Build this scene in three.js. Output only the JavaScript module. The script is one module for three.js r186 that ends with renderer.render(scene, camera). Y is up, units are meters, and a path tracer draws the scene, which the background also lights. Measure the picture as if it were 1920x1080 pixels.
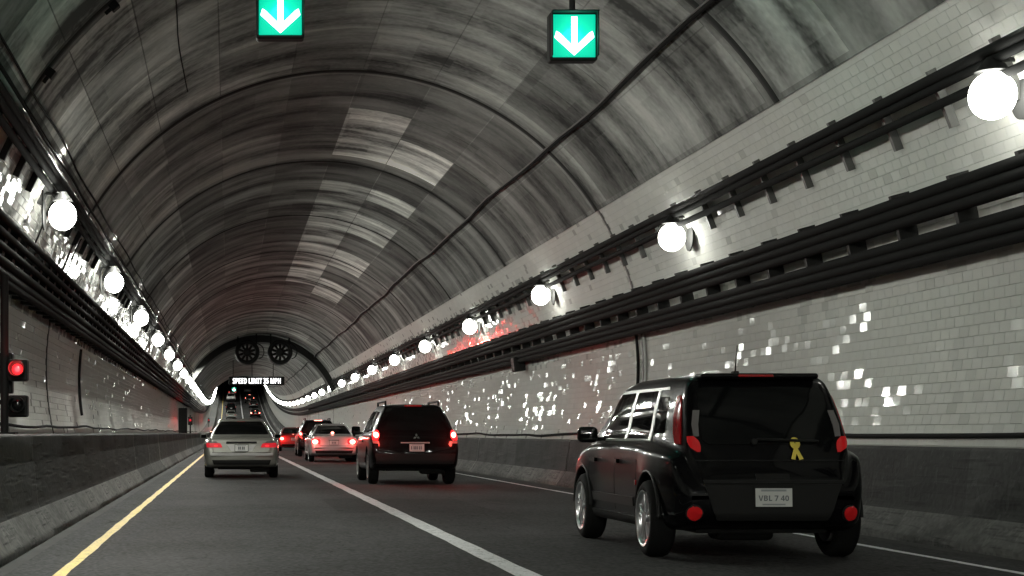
import * as THREE from 'three';
import { mergeGeometries, mergeVertices, toCreasedNormals } from 'three/addons/utils/BufferGeometryUtils.js';
import { RoundedBoxGeometry } from 'three/addons/geometries/RoundedBoxGeometry.js';
import { FontLoader } from 'three/addons/loaders/FontLoader.js';
import { TextGeometry } from 'three/addons/geometries/TextGeometry.js';
import { Brush, Evaluator, SUBTRACTION } from 'three-bvh-csg';
import { MeshBVH } from 'three-mesh-bvh';

// ---------------------------------------------------------------- camera, sky, sun, exposure
const scene = new THREE.Scene();
const EYE = 1.08;
const camera = new THREE.PerspectiveCamera(29.36, 2980 / 1624, 0.1, 1500);
camera.setViewOffset(2980, 1624, 1060, 0, 1920, 1080);           // a crop of a larger picture taken straight down the road
camera.position.set(0, EYE, 0);
camera.lookAt(0, EYE, -100);

const skyW = 64, skyH = 32, skyData = new Float32Array(skyW * skyH * 4);
for (let j = 0; j < skyH; j++) for (let i = 0; i < skyW; i++) {
  const up = Math.max(0, (j + 0.5) / skyH * 2 - 1), o = (j * skyW + i) * 4;
  skyData[o] = 0.010 + 0.006 * (1 - up); skyData[o + 1] = 0.012 + 0.006 * (1 - up); skyData[o + 2] = 0.020 + 0.004 * (1 - up); skyData[o + 3] = 1;
}
const skyTex = new THREE.DataTexture(skyData, skyW, skyH, THREE.RGBAFormat, THREE.FloatType);
skyTex.mapping = THREE.EquirectangularReflectionMapping; skyTex.magFilter = THREE.LinearFilter; skyTex.needsUpdate = true;
scene.background = skyTex; scene.environment = skyTex;
const sun = new THREE.DirectionalLight(new THREE.Color(1, 0.93, 0.84), 0.05);    // night: the sun is as good as gone
sun.position.set(40, 60, 30); sun.castShadow = true;
Object.assign(sun.shadow.camera, { left: -120, right: 120, top: 120, bottom: -120, near: 1, far: 400 });
scene.add(sun);

const renderer = new THREE.WebGLRenderer({ antialias: true });
renderer.toneMapping = THREE.LinearToneMapping;
renderer.toneMappingExposure = 1;
renderer.shadowMap.enabled = true;

const LAMP = 280;             // candela of a wall lamp
const LAMP_COLOR = new THREE.Color(0.985, 1, 0.91);

// ---------------------------------------------------------------- helpers
let seed = 7;
const rnd = () => { seed = (seed + 0x6D2B79F5) | 0; let t = Math.imul(seed ^ (seed >>> 15), 1 | seed); t = (t + Math.imul(t ^ (t >>> 7), 61 | t)) ^ t; return ((t ^ (t >>> 14)) >>> 0) / 4294967296; };
const gauss = () => Math.sqrt(-2 * Math.log(1 - rnd())) * Math.cos(2 * Math.PI * rnd());
const lerp = (a, b, t) => a + (b - a) * t, clamp = (x, a, b) => Math.min(b, Math.max(a, x)), rad = (d) => d * Math.PI / 180;
const names = {};
const numbered = (n) => { const k = names[n] = (names[n] ?? -1) + 1; return k ? `${n}_${String(k).padStart(3, '0')}` : n; };
const lin = (r, g = r, b = g) => new THREE.Color().setRGB(r, g, b);
function tag(o, label, category, group) { o.userData.label = label; o.userData.category = category; if (group) o.userData.group = group; return o; }
function thing(name, label, category, pos = [0, 0, 0], turn = 0, group) {
  const o = new THREE.Group(); o.name = numbered(name); o.position.set(...pos); o.rotation.y = turn; scene.add(o);
  return tag(o, label, category, group);
}
function part(name, geometry, material, parent) {
  if (Array.isArray(geometry)) geometry = merge(geometry);
  const m = new THREE.Mesh(geometry, material); m.name = name; m.castShadow = m.receiveShadow = true; parent.add(m); return m;
}
function merge(list) {
  return mergeGeometries(list.map((g) => { g = g.index ? g.toNonIndexed() : g; for (const k of Object.keys(g.attributes)) if (!['position', 'normal', 'uv'].includes(k)) g.deleteAttribute(k); return g; }));
}
function struct(name, geometry, material, label) {
  const m = part(name, geometry, material, scene); m.userData.kind = 'structure'; if (label) m.userData.label = label; return m;
}
function structGroup(name, label) { const g = new THREE.Group(); g.name = name; g.userData = { kind: 'structure', label }; scene.add(g); return g; }
const box = (w, h, d, x = 0, y = 0, z = 0) => new THREE.BoxGeometry(w, h, d).translate(x, y, z);
const rbox = (w, h, d, r, x = 0, y = 0, z = 0, s = 2) => new RoundedBoxGeometry(w, h, d, s, r).translate(x, y, z);
const rod = (r, len, x, y, z, axis = 'y', seg = 12) => { const g = new THREE.CylinderGeometry(r, r, len, seg); if (axis === 'z') g.rotateX(Math.PI / 2); if (axis === 'x') g.rotateZ(Math.PI / 2); return g.translate(x, y, z); };
// a sheet over the numbers us and ds, at(u, d) -> [x, y, z, uvx, uvy]
function sheet(us, ds, at, flip = false) {
  const P = [], U = [], I = [], n = us.length;
  for (const d of ds) for (const u of us) { const q = at(u, d); P.push(q[0], q[1], q[2]); U.push(q[3] ?? u, q[4] ?? d); }
  for (let j = 0; j + 1 < ds.length; j++) for (let i = 0; i + 1 < n; i++) {
    const a = j * n + i, b = a + 1, c = a + n, e = c + 1;
    if (flip) I.push(a, c, b, b, c, e); else I.push(a, b, c, b, e, c);
  }
  const g = new THREE.BufferGeometry();
  g.setAttribute('position', new THREE.Float32BufferAttribute(P, 3)); g.setAttribute('uv', new THREE.Float32BufferAttribute(U, 2)); g.setIndex(I); g.computeVertexNormals(); return g;
}
const range = (a, b, step) => { const n = Math.max(1, Math.round((b - a) / step)); return Array.from({ length: n + 1 }, (_, i) => lerp(a, b, i / n)); };

// ---------------------------------------------------------------- textures
function noiseGrid(seedN) {
  const keep = seed; seed = seedN; const t = new Float32Array(65536); for (let i = 0; i < 65536; i++) t[i] = rnd(); seed = keep;
  const s = (x) => x * x * (3 - 2 * x);
  return (x, y, px, py) => {                        // periodic value noise
    const x0 = Math.floor(x), y0 = Math.floor(y), fx = s(x - x0), fy = s(y - y0), m = (a, n) => ((a % n) + n) % n;
    const g = (i, j) => t[(m(i, px) * 57 + m(j, py) * 331 + m(i, px) * m(j, py) * 7) & 65535];
    return lerp(lerp(g(x0, y0), g(x0 + 1, y0), fx), lerp(g(x0, y0 + 1), g(x0 + 1, y0 + 1), fx), fy);
  };
}
const N1 = noiseGrid(11), N2 = noiseGrid(23), N3 = noiseGrid(37), N4 = noiseGrid(51);
function fbm(N, u, v, fu, fv, oct) { let s = 0, a = 1, w = 0; for (let k = 0; k < oct; k++) { s += a * N(u * fu, v * fv, fu, fv); w += a; a *= 0.55; fu *= 2; fv *= 2; } return s / w; }
function texture(w, h, f, srgb = false) {
  const d = new Uint8Array(w * h * 4);
  for (let j = 0; j < h; j++) for (let i = 0; i < w; i++) {
    const c = f((i + 0.5) / w, (j + 0.5) / h), o = (j * w + i) * 4, q = Array.isArray(c) ? c : [c, c, c];
    for (let k = 0; k < 3; k++) d[o + k] = clamp(Math.round(255 * q[k]), 0, 255); d[o + 3] = 255;
  }
  const t = new THREE.DataTexture(d, w, h); t.wrapS = t.wrapT = THREE.RepeatWrapping; t.magFilter = THREE.LinearFilter; t.minFilter = THREE.LinearMipmapLinearFilter; t.generateMipmaps = true;
  if (srgb) t.colorSpace = THREE.SRGBColorSpace; t.needsUpdate = true; return t;
}
const rep = (t, x, y) => { const c = t.clone(); c.repeat.set(x, y); c.needsUpdate = true; return c; };
// sooty vault: streaks round the arch paint lamp light on ripples; blocks washed cleaner; u = 8 m of arc, v = 24 m of length
function sootLitStreaks(u, v) {
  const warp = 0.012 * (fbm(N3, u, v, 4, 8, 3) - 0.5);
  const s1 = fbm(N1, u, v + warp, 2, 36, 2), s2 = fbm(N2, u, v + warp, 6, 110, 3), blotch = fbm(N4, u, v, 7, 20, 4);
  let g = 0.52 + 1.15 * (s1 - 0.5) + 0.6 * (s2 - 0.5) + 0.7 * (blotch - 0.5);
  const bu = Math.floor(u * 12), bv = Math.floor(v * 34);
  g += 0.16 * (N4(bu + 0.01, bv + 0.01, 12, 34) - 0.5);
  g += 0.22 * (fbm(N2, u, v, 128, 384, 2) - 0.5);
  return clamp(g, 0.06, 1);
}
const sootLitStreakTex = texture(512, 2048, sootLitStreaks), sootLitStreakBump = rep(sootLitStreakTex, 1, 1);
const concTex = texture(512, 512, (u, v) => clamp(0.56 + 0.9 * (fbm(N1, u, v, 5, 5, 5) - 0.5) + 0.35 * (fbm(N2, u, v, 60, 60, 2) - 0.5) - 0.5 * Math.max(0, fbm(N3, u, v, 26, 3, 3) - 0.56), 0, 1));
const asphTex = texture(1024, 1024, (u, v) => clamp(0.5 + 0.55 * (fbm(N1, u, v, 3, 3, 4) - 0.5) + 0.75 * (fbm(N2, u, v, 180, 180, 2) - 0.5) + (N3(u * 300, v * 300, 300, 300) > 0.86 ? 0.3 : 0), 0, 1));
// road surface: worn wheel paths, patches, cracks, drips and grain; u across 9.6 m, v along 40 m
const roadTex = texture(1024, 2048, (u, v) => {
  const x = u * 9.6 - 2.4, path = Math.exp(-(((x + 0.35) / 0.28) ** 2)) + Math.exp(-(((x - 1.3) / 0.28) ** 2)) + Math.exp(-(((x - 3.35) / 0.28) ** 2)) + Math.exp(-(((x - 5.0) / 0.28) ** 2)), mid = Math.exp(-(((x - 0.5) / 0.3) ** 2)) + Math.exp(-(((x - 4.2) / 0.3) ** 2));
  let g = 0.5 + 0.5 * (fbm(N1, u, v, 5, 20, 5) - 0.5) + 0.28 * (fbm(N2, u, v, 9, 6, 3) - 0.5);
  g += 0.10 * path * (0.6 + fbm(N3, u, v, 30, 40, 2) * 0.8 - 0.2) - 0.10 * mid * (fbm(N4, u, v, 24, 90, 3) > 0.52 ? 1.3 : 0.4);
  g += 0.55 * (fbm(N2, u, v, 420, 900, 1) - 0.5) + (N3(u * 700, v * 1500, 700, 1500) > 0.9 ? 0.22 : 0);
  const c1 = Math.abs(fbm(N4, u, v, 7, 22, 4) - 0.5), c2 = Math.abs(fbm(N1, u + 0.37, v + 0.11, 4, 13, 4) - 0.5);
  if (c1 < 0.0035 && fbm(N3, u, v, 4, 9, 2) > 0.5) g -= 0.28; if (c2 < 0.0025 && fbm(N2, u, v, 5, 7, 2) > 0.52) g -= 0.28;
  const pu = (u * 9.6 - 5.0) / 1.1, pv = (v - 0.62) * 40 / 2.4; if (Math.abs(pu) < 1 && Math.abs(pv) < 1) g = g * 0.75 - 0.02;
  return clamp(g, 0.03, 1);
});
const scuffTex = texture(512, 512, (u, v) => {
  let g = 0.56 + 0.9 * (fbm(N1, u, v, 5, 5, 5) - 0.5) + 0.4 * (fbm(N2, u, v, 70, 70, 2) - 0.5);
  const sc = fbm(N3, u + 0.03 * fbm(N4, u, v, 3, 3, 2), v, 46, 3, 3); if (sc > 0.66) g -= (sc - 0.66) * 2.6; if (sc < 0.31) g += (0.31 - sc) * 2.2;
  if (fbm(N4, u, v, 12, 2, 3) > 0.64) g -= 0.14; if (fbm(N2, u, v, 22, 26, 3) > 0.72) g += 0.2;
  return clamp(g, 0, 1);
});
const lineTex = texture(256, 512, (u, v) => clamp(0.95 + 0.35 * (fbm(N1, u, v, 4, 24, 4) - 0.5) - (fbm(N2, u, v, 12, 70, 3) > 0.68 ? 0.35 : 0), 0, 1));
const dirtTex = texture(512, 512, (u, v) => clamp(0.85 + 0.5 * (fbm(N4, u, v, 6, 6, 5) - 0.5), 0, 1));

// ---------------------------------------------------------------- materials
const std = (color, roughness, metalness = 0, more = {}) => new THREE.MeshStandardMaterial({ color, roughness, metalness, ...more });
const matt = (c, roughness) => new THREE.MeshPhysicalMaterial({ color: lin(c, c, c * 0.97), roughness, specularIntensity: 0.22 });
const M = {
  vault: std(lin(0.36, 0.36, 0.343), 0.95, 0, { map: rep(sootLitStreakTex, 1 / 8, 1 / 24), bumpMap: rep(sootLitStreakTex, 1 / 8, 1 / 24), bumpScale: 0.006 }),
  tile: new THREE.MeshPhysicalMaterial({ color: lin(0.56, 0.56, 0.53), roughness: 0.7, specularIntensity: 0.4 }), glossTile: new THREE.MeshPhysicalMaterial({ color: lin(0.56, 0.56, 0.53), roughness: 0.075, ior: 1.5 }),
  grout: std(lin(0.41, 0.41, 0.38), 0.8),
  plainTile: new THREE.MeshPhysicalMaterial({ color: lin(0.5, 0.5, 0.47), roughness: 0.7, specularIntensity: 0.35, map: rep(dirtTex, 1 / 3, 1 / 3) }),
  asphalt: new THREE.MeshPhysicalMaterial({ color: lin(0.078, 0.078, 0.079), roughness: 0.85, specularIntensity: 0.35, map: rep(roadTex, 1 / 9.6, 1 / 40), bumpMap: rep(asphTex, 1 / 4, 1 / 4), bumpScale: 0.006 }),
  foot_strip: std(lin(0.035, 0.035, 0.033), 0.85, 0, { map: rep(concTex, 1 / 1.5, 1 / 3) }),
  yellow: std(lin(0.76, 0.54, 0.055), 0.6, 0, { map: rep(lineTex, 4, 1 / 4) }),
  white: std(lin(0.88, 0.88, 0.90), 0.6, 0, { map: rep(lineTex, 4, 1 / 4) }),
  dark: matt(0.012, 0.6), darkMetal: matt(0.02, 0.6), cable: matt(0.007, 0.85),
  steel: std(lin(0.30, 0.30, 0.29), 0.45, 0.7), greyCable: std(lin(0.07, 0.07, 0.066), 0.5),
  joint: std(lin(0.016, 0.016, 0.015), 0.85),
  concreteDark: std(lin(0.045, 0.045, 0.042), 0.9, 0, { map: rep(concTex, 1 / 3, 1 / 3) }),
  shell: std(lin(0.25), 0.9),
  rubber: matt(0.008, 0.85), rim: std(lin(0.62, 0.62, 0.63), 0.28, 0.85), rimDark: std(lin(0.05), 0.5, 0.5),
  glass: new THREE.MeshPhysicalMaterial({ color: lin(0.004, 0.0045, 0.0045), roughness: 0.04, ior: 1.5, specularIntensity: 0.6 }),
  clad: matt(0.013, 0.5), chrome: std(lin(0.75, 0.75, 0.73), 0.16, 1), satin: std(lin(0.33, 0.33, 0.32), 0.38, 0.3),
  redOff: new THREE.MeshPhysicalMaterial({ color: lin(0.34, 0.008, 0.010), roughness: 0.12, clearcoat: 1, clearcoatRoughness: 0.05 }),
  clearLens: new THREE.MeshPhysicalMaterial({ color: lin(0.13, 0.12, 0.12), roughness: 0.15, clearcoat: 1 }),
  redDim: std(lin(0.35, 0.01, 0.02), 0.2, 0, { emissive: lin(1, 0.03, 0.045), emissiveIntensity: 0.36 }),
  redMid: std(lin(0.35, 0.01, 0.02), 0.2, 0, { emissive: lin(1, 0.035, 0.04), emissiveIntensity: 1.0 }),
  redHot: std(lin(0.35, 0.02, 0.02), 0.2, 0, { emissive: lin(1, 0.30, 0.22), emissiveIntensity: 6 }), reflector: new THREE.MeshPhysicalMaterial({ color: lin(0.62, 0.012, 0.014), roughness: 0.15, clearcoat: 1 }), redGlint: new THREE.MeshPhysicalMaterial({ color: lin(0.4, 0.008, 0.010), roughness: 0.15, clearcoat: 1, emissive: lin(1, 0.03, 0.03), emissiveIntensity: 0.10 }),
  ribbon: std(lin(0.62, 0.50, 0.07), 0.6),
};
const globeMat = std(lin(0.9), 0.3, 0, { emissive: LAMP_COLOR, emissiveIntensity: 24 });
const paint = (c, metal = 0, rough = 0.35, coat = 1) => new THREE.MeshPhysicalMaterial({ color: c, metalness: metal, roughness: rough, clearcoat: coat, specularIntensity: coat < 1 ? 0.06 : 1, clearcoatRoughness: 0.04 });
const P = {
  black: paint(lin(0.0022, 0.0022, 0.0026), 0, 0.35, 0.45), maroonBlack: paint(lin(0.003, 0.0024, 0.0026), 0, 0.35, 0.45), silver: paint(lin(0.25, 0.25, 0.222), 0.55, 0.38),
  white: paint(lin(0.42, 0.40, 0.40), 0.3, 0.35), red: paint(lin(0.32, 0.012, 0.012)), grey: paint(lin(0.16, 0.16, 0.16), 0.4), pale: paint(lin(0.55, 0.55, 0.53), 0.1),
};

// ---------------------------------------------------------------- the line of the tunnel
// d = metres along the road from the camera; the road dips level and climbs from d = 155 on
const XC = 2.06, YC = 2.24, R = 5.34;
const elev = (d) => d < 151 ? 0 : d < 350 ? 2.35e-4 * (d - 151) ** 2 : 2.35e-4 * 199 * 199 + 2.35e-4 * 398 * (d - 350);
const ring = (deg, inset, d) => [XC + (R - inset) * Math.cos(rad(deg)), YC + (R - inset) * Math.sin(rad(deg)) + elev(d), -d];
const D0 = -55, D1 = 520;
const lengths = [...range(D0, 155, 5), ...range(158, D1, 4)];
const angleAt = (side, ratio) => {      // the angle of the wall seen along the road at this slope, height above the eye per metre aside
  let best = 0, err = 1e9;
  for (let a = -25; a < 90; a += 0.02) { const deg = side > 0 ? a : 180 - a, q = ring(deg, 0, 0), e = Math.abs((q[1] - EYE) - ratio * Math.abs(q[0])); if (e < err && (q[0] > 0) === (side > 0)) { err = e; best = deg; } }
  return best;
};
const EDGE = [31.9, 148.1], FOOT = [-14.2, 192.7];
const JOINTS = [9.9, 19.8, 29.5, 39.3, 49, 58.7, 68.4, 78.1, 87.8, 97.5, 117, 136.4, 155.8, 175];

// ---------------------------------------------------------------- setting: shell, walls, vault, road
struct('tunnel_shell', sheet(range(-180, 180, 7.5), lengths, (a, d) => ring(a, -0.6, d), true), M.shell);
const arcUV = (a, d) => { const q = ring(a, 0, d); return [...q, rad(a) * R, d]; };
const wallR = structGroup('wall_right', 'white tiled wall on the right side of the tunnel'), wallL = structGroup('wall_left', 'white tiled wall on the left side of the tunnel');
const NEAR = 150;
for (const [w, a0, a1, dn] of [[wallR, -30, EDGE[0] + 1.5, 12.9], [wallL, EDGE[1] - 1.5, 210, 19.8]]) {
  part('wall_bed', sheet(range(a0, a1, 3), range(dn, NEAR, 5), arcUV), M.grout, w);
  part('wall_face', sheet(range(a0, a1, 3), range(D0, dn, 5), arcUV), M.plainTile, w);
  part('wall_face', sheet(range(a0, a1, 3), [NEAR, 155, ...range(158, D1, 4)], arcUV), M.plainTile, w);
}
// glazed wall tiles, each its own slab, set a little out of true
const TW = 0.2186, TH = 0.1090, PITCH = 0.2195, ROW = 0.1106;
const tileGeo = (() => {
  const b = 0.0015, t = 0.008, w = TW / 2, h = TH / 2, p = [], n = [];
  const quad = (a, c, e, f) => { for (const q of [a, c, e, a, e, f]) p.push(...q); };
  const i = [[-h + b, -w + b, t], [h - b, -w + b, t], [h - b, w - b, t], [-h + b, w - b, t]], o = [[-h, -w, 0], [h, -w, 0], [h, w, 0], [-h, w, 0]];
  quad(...i); for (let k = 0; k < 4; k++) quad(o[k], o[(k + 1) % 4], i[(k + 1) % 4], i[k]);
  const g = new THREE.BufferGeometry(); g.setAttribute('position', new THREE.Float32BufferAttribute(p, 3)); g.computeVertexNormals(); g.setAttribute('uv', new THREE.Float32BufferAttribute(new Float32Array(p.length / 3 * 2), 2)); return g;
})();
const tileMats = [0.88, 0.95, 1, 1.05].map((k) => { const m = M.tile.clone(); m.color.multiplyScalar(k); return m; }), glossMats = [0.88, 0.95, 1, 1.05].map((k) => { const m = M.glossTile.clone(); m.color.multiplyScalar(k); return m; });
function layTiles(wall, a0, a1, dn, df, ownUpTo) {
  const dir = Math.sign(a1 - a0), rows = Math.floor(Math.abs(rad(a1 - a0)) * R / ROW), list = [], own = [];
  const up = new THREE.Vector3(), along = new THREE.Vector3(0, 0, -1), out = new THREE.Vector3(), m = new THREE.Matrix4(), q = new THREE.Matrix4();
  for (let r = 0; r < rows; r++) {
    const a = a0 + dir * (r + 0.5) * ROW / R * 180 / Math.PI, c = Math.cos(rad(a)), s = Math.sin(rad(a));
    for (let k = 0, d; (d = dn + (k + (r % 2 ? 0.5 : 0)) * PITCH + 0.11) < df; k++) {
      if ((Math.abs(29.5 - d) < 0.13 || Math.abs(117 - d) < 0.13 || Math.abs(136.4 - d) < 0.13)) continue;
      out.set(-c, -s, 0); up.set(-s, c, 0).multiplyScalar(dir);
      along.crossVectors(out, up);
      m.makeBasis(up, along, out);
      const upper = wall === wallL && a < 172, top = wall === wallR && a > 14, washed = Math.sin(d * 0.8 + r * 0.31) * Math.sin(d * 0.23 - r * 0.2) > 0;
      const shiny = rnd() < (upper ? (d < 58 ? 0.65 : 0.04) : top ? (d > 38 && a < 27 ? 0.4 : 0.03) : (washed ? 0.30 : 0.08) * (wall === wallL ? 0.35 : 1) * clamp(1.3 - d / 55, 0.12, 1)), sg = shiny ? (upper ? 0.5 : 0.3) : 0.1;
      q.makeRotationFromEuler(new THREE.Euler(gauss() * rad(sg), gauss() * rad(sg) + (wall === wallR && a < 14 ? rad(1.5) : 0), gauss() * rad(0.15))); m.multiply(q);
      const pt = ring(a, 0.003 + rnd() * 0.0006, d); m.setPosition(...pt);
      const e = { m: m.clone(), tone: 1 + 0.022 * gauss(), gloss: shiny, key: (d - dn) + Math.abs(r - 20) * 0.012 };
      (ownUpTo && d < ownUpTo ? own : list).push(e);
    }
  }
  own.sort((a, b) => a.key - b.key); list.push(...own.splice(290));
  for (const e of own) { const t = new THREE.Mesh(tileGeo, (e.gloss ? glossMats : tileMats)[clamp(Math.round((e.tone - 0.88) / 0.06), 0, 3)]); t.name = 'tile'; t.castShadow = t.receiveShadow = true; t.applyMatrix4(e.m); wall.add(t); }
  for (const gloss of [false, true]) {
    const l = list.filter((e) => e.gloss === gloss), inst = new THREE.InstancedMesh(tileGeo, gloss ? M.glossTile : M.tile, l.length), c = new THREE.Color();
    l.forEach((e, i) => { inst.setMatrixAt(i, e.m); inst.setColorAt(i, c.setRGB(e.tone, e.tone, e.tone * (0.99 + 0.02 * rnd()))); });
    inst.name = gloss ? 'glossy_wall_tiles' : 'dull_wall_tiles'; inst.userData.kind = 'stuff'; inst.castShadow = inst.receiveShadow = true; wall.add(inst);
  }
}
layTiles(wallR, FOOT[0] + 0.2, EDGE[0] + 0.6, 13, NEAR, 17.2);
layTiles(wallL, FOOT[1] - 0.2, EDGE[1] - 0.6, 20, NEAR, 0);

// the vault and its panels
const vault = structGroup('ceiling', 'sooty curved concrete ceiling of the tunnel');
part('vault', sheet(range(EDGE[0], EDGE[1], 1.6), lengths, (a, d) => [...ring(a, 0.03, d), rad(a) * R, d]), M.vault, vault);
for (const [k, s] of [[0, 1], [1, -1]]) part('vault_edge', sheet([0, 1], lengths, (u, d) => ring(EDGE[k] + (u ? -s * 0.03 : 0), u ? -0.02 : 0.03, d), s < 0), M.concreteDark, vault);
const COLS = [32.6, 45.6, 59.3, 72.8, 86.6, 100.3, 114.7, 128, 139, 147.4];
const ROWS = [17.4, 19.6, 20.1, 22.2, 24.6, 26.4, 28.6, 29.3, 29.8, 32.8, 35.1, 38.3, 39.2, 42.1, 44.1, 46.8, 49, 51.2, 53.5, 55.9, 58.5, 61, 63.4, 66, 68.2, 70, 73.4, 76, 80, 84, 88, 92, 97, 102, 106.5];
// how clean a panel has been washed: [column, row from, row to, tone]
const CLEAN = [[3, 32.8, 38.3, 2.3], [2, 35.1, 38.3, 2.7], [3, 42.1, 46.8, 1.5], [2, 42.1, 44.1, 2.2], [3, 46.8, 51.2, 2.3], [2, 46.8, 51.2, 2.3], [3, 51.2, 55.9, 1.6], [3, 55.9, 70, 2.1], [2, 55.9, 61, 2.4], [2, 66, 73.4, 2.3],
  [6, 24.6, 28.6, 2.4], [7, 26.4, 28.6, 2.2], [7, 22.2, 24.6, 1.8], [6, 20.1, 24.6, 1.6], [5, 20.1, 24.6, 1.6], [7, 49, 53.5, 1.5], [8, 55.9, 58.5, 1.4]];
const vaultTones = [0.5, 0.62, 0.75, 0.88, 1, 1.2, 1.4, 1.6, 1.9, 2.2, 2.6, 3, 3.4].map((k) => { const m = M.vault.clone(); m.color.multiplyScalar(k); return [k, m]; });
function panelGeo(a0, a1, d0, d1, proud) {
  const g = 0.18 * 0.6, e = 0.012, us = range(a0 + g, a1 - g, 2.4), skin = (a, d) => [...ring(a, 0.03 + proud, d), rad(a) * R, d];
  const rim = (us2, ds2, fl) => sheet(us2, ds2, (a, d) => [...ring(a, 0, d), rad(a) * R, d], fl);
  const edgeA = (d, fl) => sheet(us, [0, 1], (a, k) => [...ring(a, 0.03 + (k ? proud : -0.01), d), rad(a) * R, d], fl);
  const edgeL = (a, fl) => sheet([0, 1], [d0 + e, d1 - e], (k, d) => [...ring(a, 0.03 + (k ? proud : -0.01), d), rad(a) * R, d], fl);
  return merge([sheet(us, [d0 + e, d1 - e], skin), edgeA(d0 + e, true), edgeA(d1 - e), edgeL(us[0], false), edgeL(us[us.length - 1], true)]);
}
const skipGap = new Set([19.6, 29.3]);
for (let r = 0; r + 1 < ROWS.length; r++) {
  const d0 = ROWS[r], d1 = ROWS[r + 1]; if (skipGap.has(d0)) continue;
  const base = d0 < 29 ? 1.5 : d0 < 36 ? 0.72 : d0 < 88 ? 0.78 : d0 > 100 ? 1.7 : 1.1; let run = base * (1 + 0.2 * gauss());  // last rows by the fans painted paler as a lamp-lit band
  for (let c = 0; c + 1 < COLS.length; c++) {
    if (rnd() < 0.3) run = base * (1 + 0.2 * gauss());
    const hit = CLEAN.find(([k, a, b]) => k === c && d0 >= a - 0.01 && d1 <= b + 0.01), tone = hit ? hit[3] * (d0 < 29 ? 1.1 : 1.3) : clamp(run + 0.07 * gauss(), 0.45, 2) * (c < 4 ? 0.92 : c > 6 ? 1.7 : c > 4 ? 1.15 : 1);  // left columns painted paler, standing for lamp light on that side
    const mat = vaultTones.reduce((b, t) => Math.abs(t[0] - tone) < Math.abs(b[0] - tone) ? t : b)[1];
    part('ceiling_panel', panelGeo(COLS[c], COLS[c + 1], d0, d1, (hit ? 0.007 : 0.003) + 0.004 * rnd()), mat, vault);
  }
}
// joint strips where the tunnel elements meet
for (const j of JOINTS) {
  const w = 0.09;
  const strip = (a0, a1, inset, half) => merge([sheet(range(a0, a1, 2), [j - half, j - half * 0.6, j + half * 0.6, j + half], (a, d) => ring(a, Math.abs(d - j) < half * 0.9 ? inset : 0.005, d))]);
  const wide = part('joint_strip', strip(EDGE[0], EDGE[1], 0.055, w), M.joint, vault); wide.userData.label = 'dark joint strip round the vault';
  if (j === 29.5 || j > 110) for (const [wl, a0, a1] of [[wallR, FOOT[0], EDGE[0]], [wallL, EDGE[1], FOOT[1]]]) part('joint_strip', strip(a0, a1, 0.022, 0.06), wl === wallR ? M.greyCable : M.joint, wl);
}
// dark downstand arch in front of the fans
{
  const a = thing('ceiling_arch', 'thick dark arched beam across the ceiling above the two round fans', 'arch beam');
  const us = range(20, 160, 2), inner = (q, d) => [XC + 5.02 * Math.cos(rad(q)), YC - 0.18 + 5.02 * Math.sin(rad(q)), -d], outer = (q, d) => ring(q, 0.02, d);
  part('beam', merge([sheet(us, [0, 1], (q, k) => k ? outer(q, 109.2) : inner(q, 109.2), true), sheet(us, [109.2, 111.6], (q, d) => inner(q, d)), sheet(us, [0, 1], (q, k) => k ? outer(q, 111.6) : inner(q, 111.6))]), M.joint, a);
}
// road, lines, barriers
struct('road', sheet([-2.2, -1.2, 0, 1.1, 2.26, 3.4, 4.6, 5.6, 7.1], lengths, (x, d) => [x, elev(d), -d, x + 2.4, d], true), M.asphalt, 'dark asphalt road with two lanes');
struct('foot_strip', [[-1.9, -1.70], [6.52, 6.75]].map(([a, b]) => sheet([a, b], lengths, (x, d) => [x, elev(d) + 0.004, -d, x, d], true)), M.foot_strip, 'dark strips along the foot of the barriers');  // flat dark strips where the road meets each barrier
const lineD = [...range(D0, 155, 0.5), ...range(158, 420, 4)], wob = (d, s) => 0.005 * Math.sin(d * 1.7 + s) + 0.004 * Math.sin(d * 4.1 + s * 2);
struct('yellow_edge_line', sheet([-1.335, -1.235], lineD, (x, d) => [x + wob(d, x * 40), elev(d) + 0.004, -d, x, d], true), M.yellow, 'yellow line along the left edge of the road');
struct('white_centre_line', sheet([2.155, 2.355], lineD, (x, d) => [x + wob(d, x * 40), elev(d) + 0.004, -d, x, d], true), M.white, 'solid white line between the two lanes');
struct('white_edge_line', sheet([6.04, 6.13], lineD, (x, d) => [x + wob(d, x * 40), elev(d) + 0.004, -d, x, d], true), M.white, 'thin white line along the right edge of the road');
const BR = [[6.69, -0.05], [6.69, 0.06], [6.72, 0.09], [6.865, 0.30], [6.89, 0.36], [6.945, 0.90], [6.97, 0.94], [7.35, 0.94]];
const BL = [[-1.83, -0.05], [-1.83, 0.06], [-1.86, 0.09], [-1.985, 0.30], [-2.005, 0.36], [-2.045, 0.78], [-2.06, 0.79], [-2.062, 1.04], [-2.09, 1.07], [-3.25, 1.07]];
const barrierMats = [0.55, 0.7, 0.85, 1, 1.25, 1.6].map((k) => std(lin(0.046 * k, 0.0455 * k, 0.044 * k), 0.85, 0, { map: rep(scuffTex, 1 / 2.7, 1 / 3.1), bumpMap: rep(scuffTex, 1 / 2.7, 1 / 3.1), bumpScale: 0.006 }));
const litFootMats = [0.8, 1, 1.3, 1.7].map((k) => std(lin(0.16 * k, 0.158 * k, 0.15 * k), 0.85, 0, { map: rep(scuffTex, 1 / 2.3, 1 / 2.9), bumpMap: rep(scuffTex, 1 / 2.3, 1 / 2.9), bumpScale: 0.006 }));  // slope facing up painted paler than the upper face, for light it catches
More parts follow.
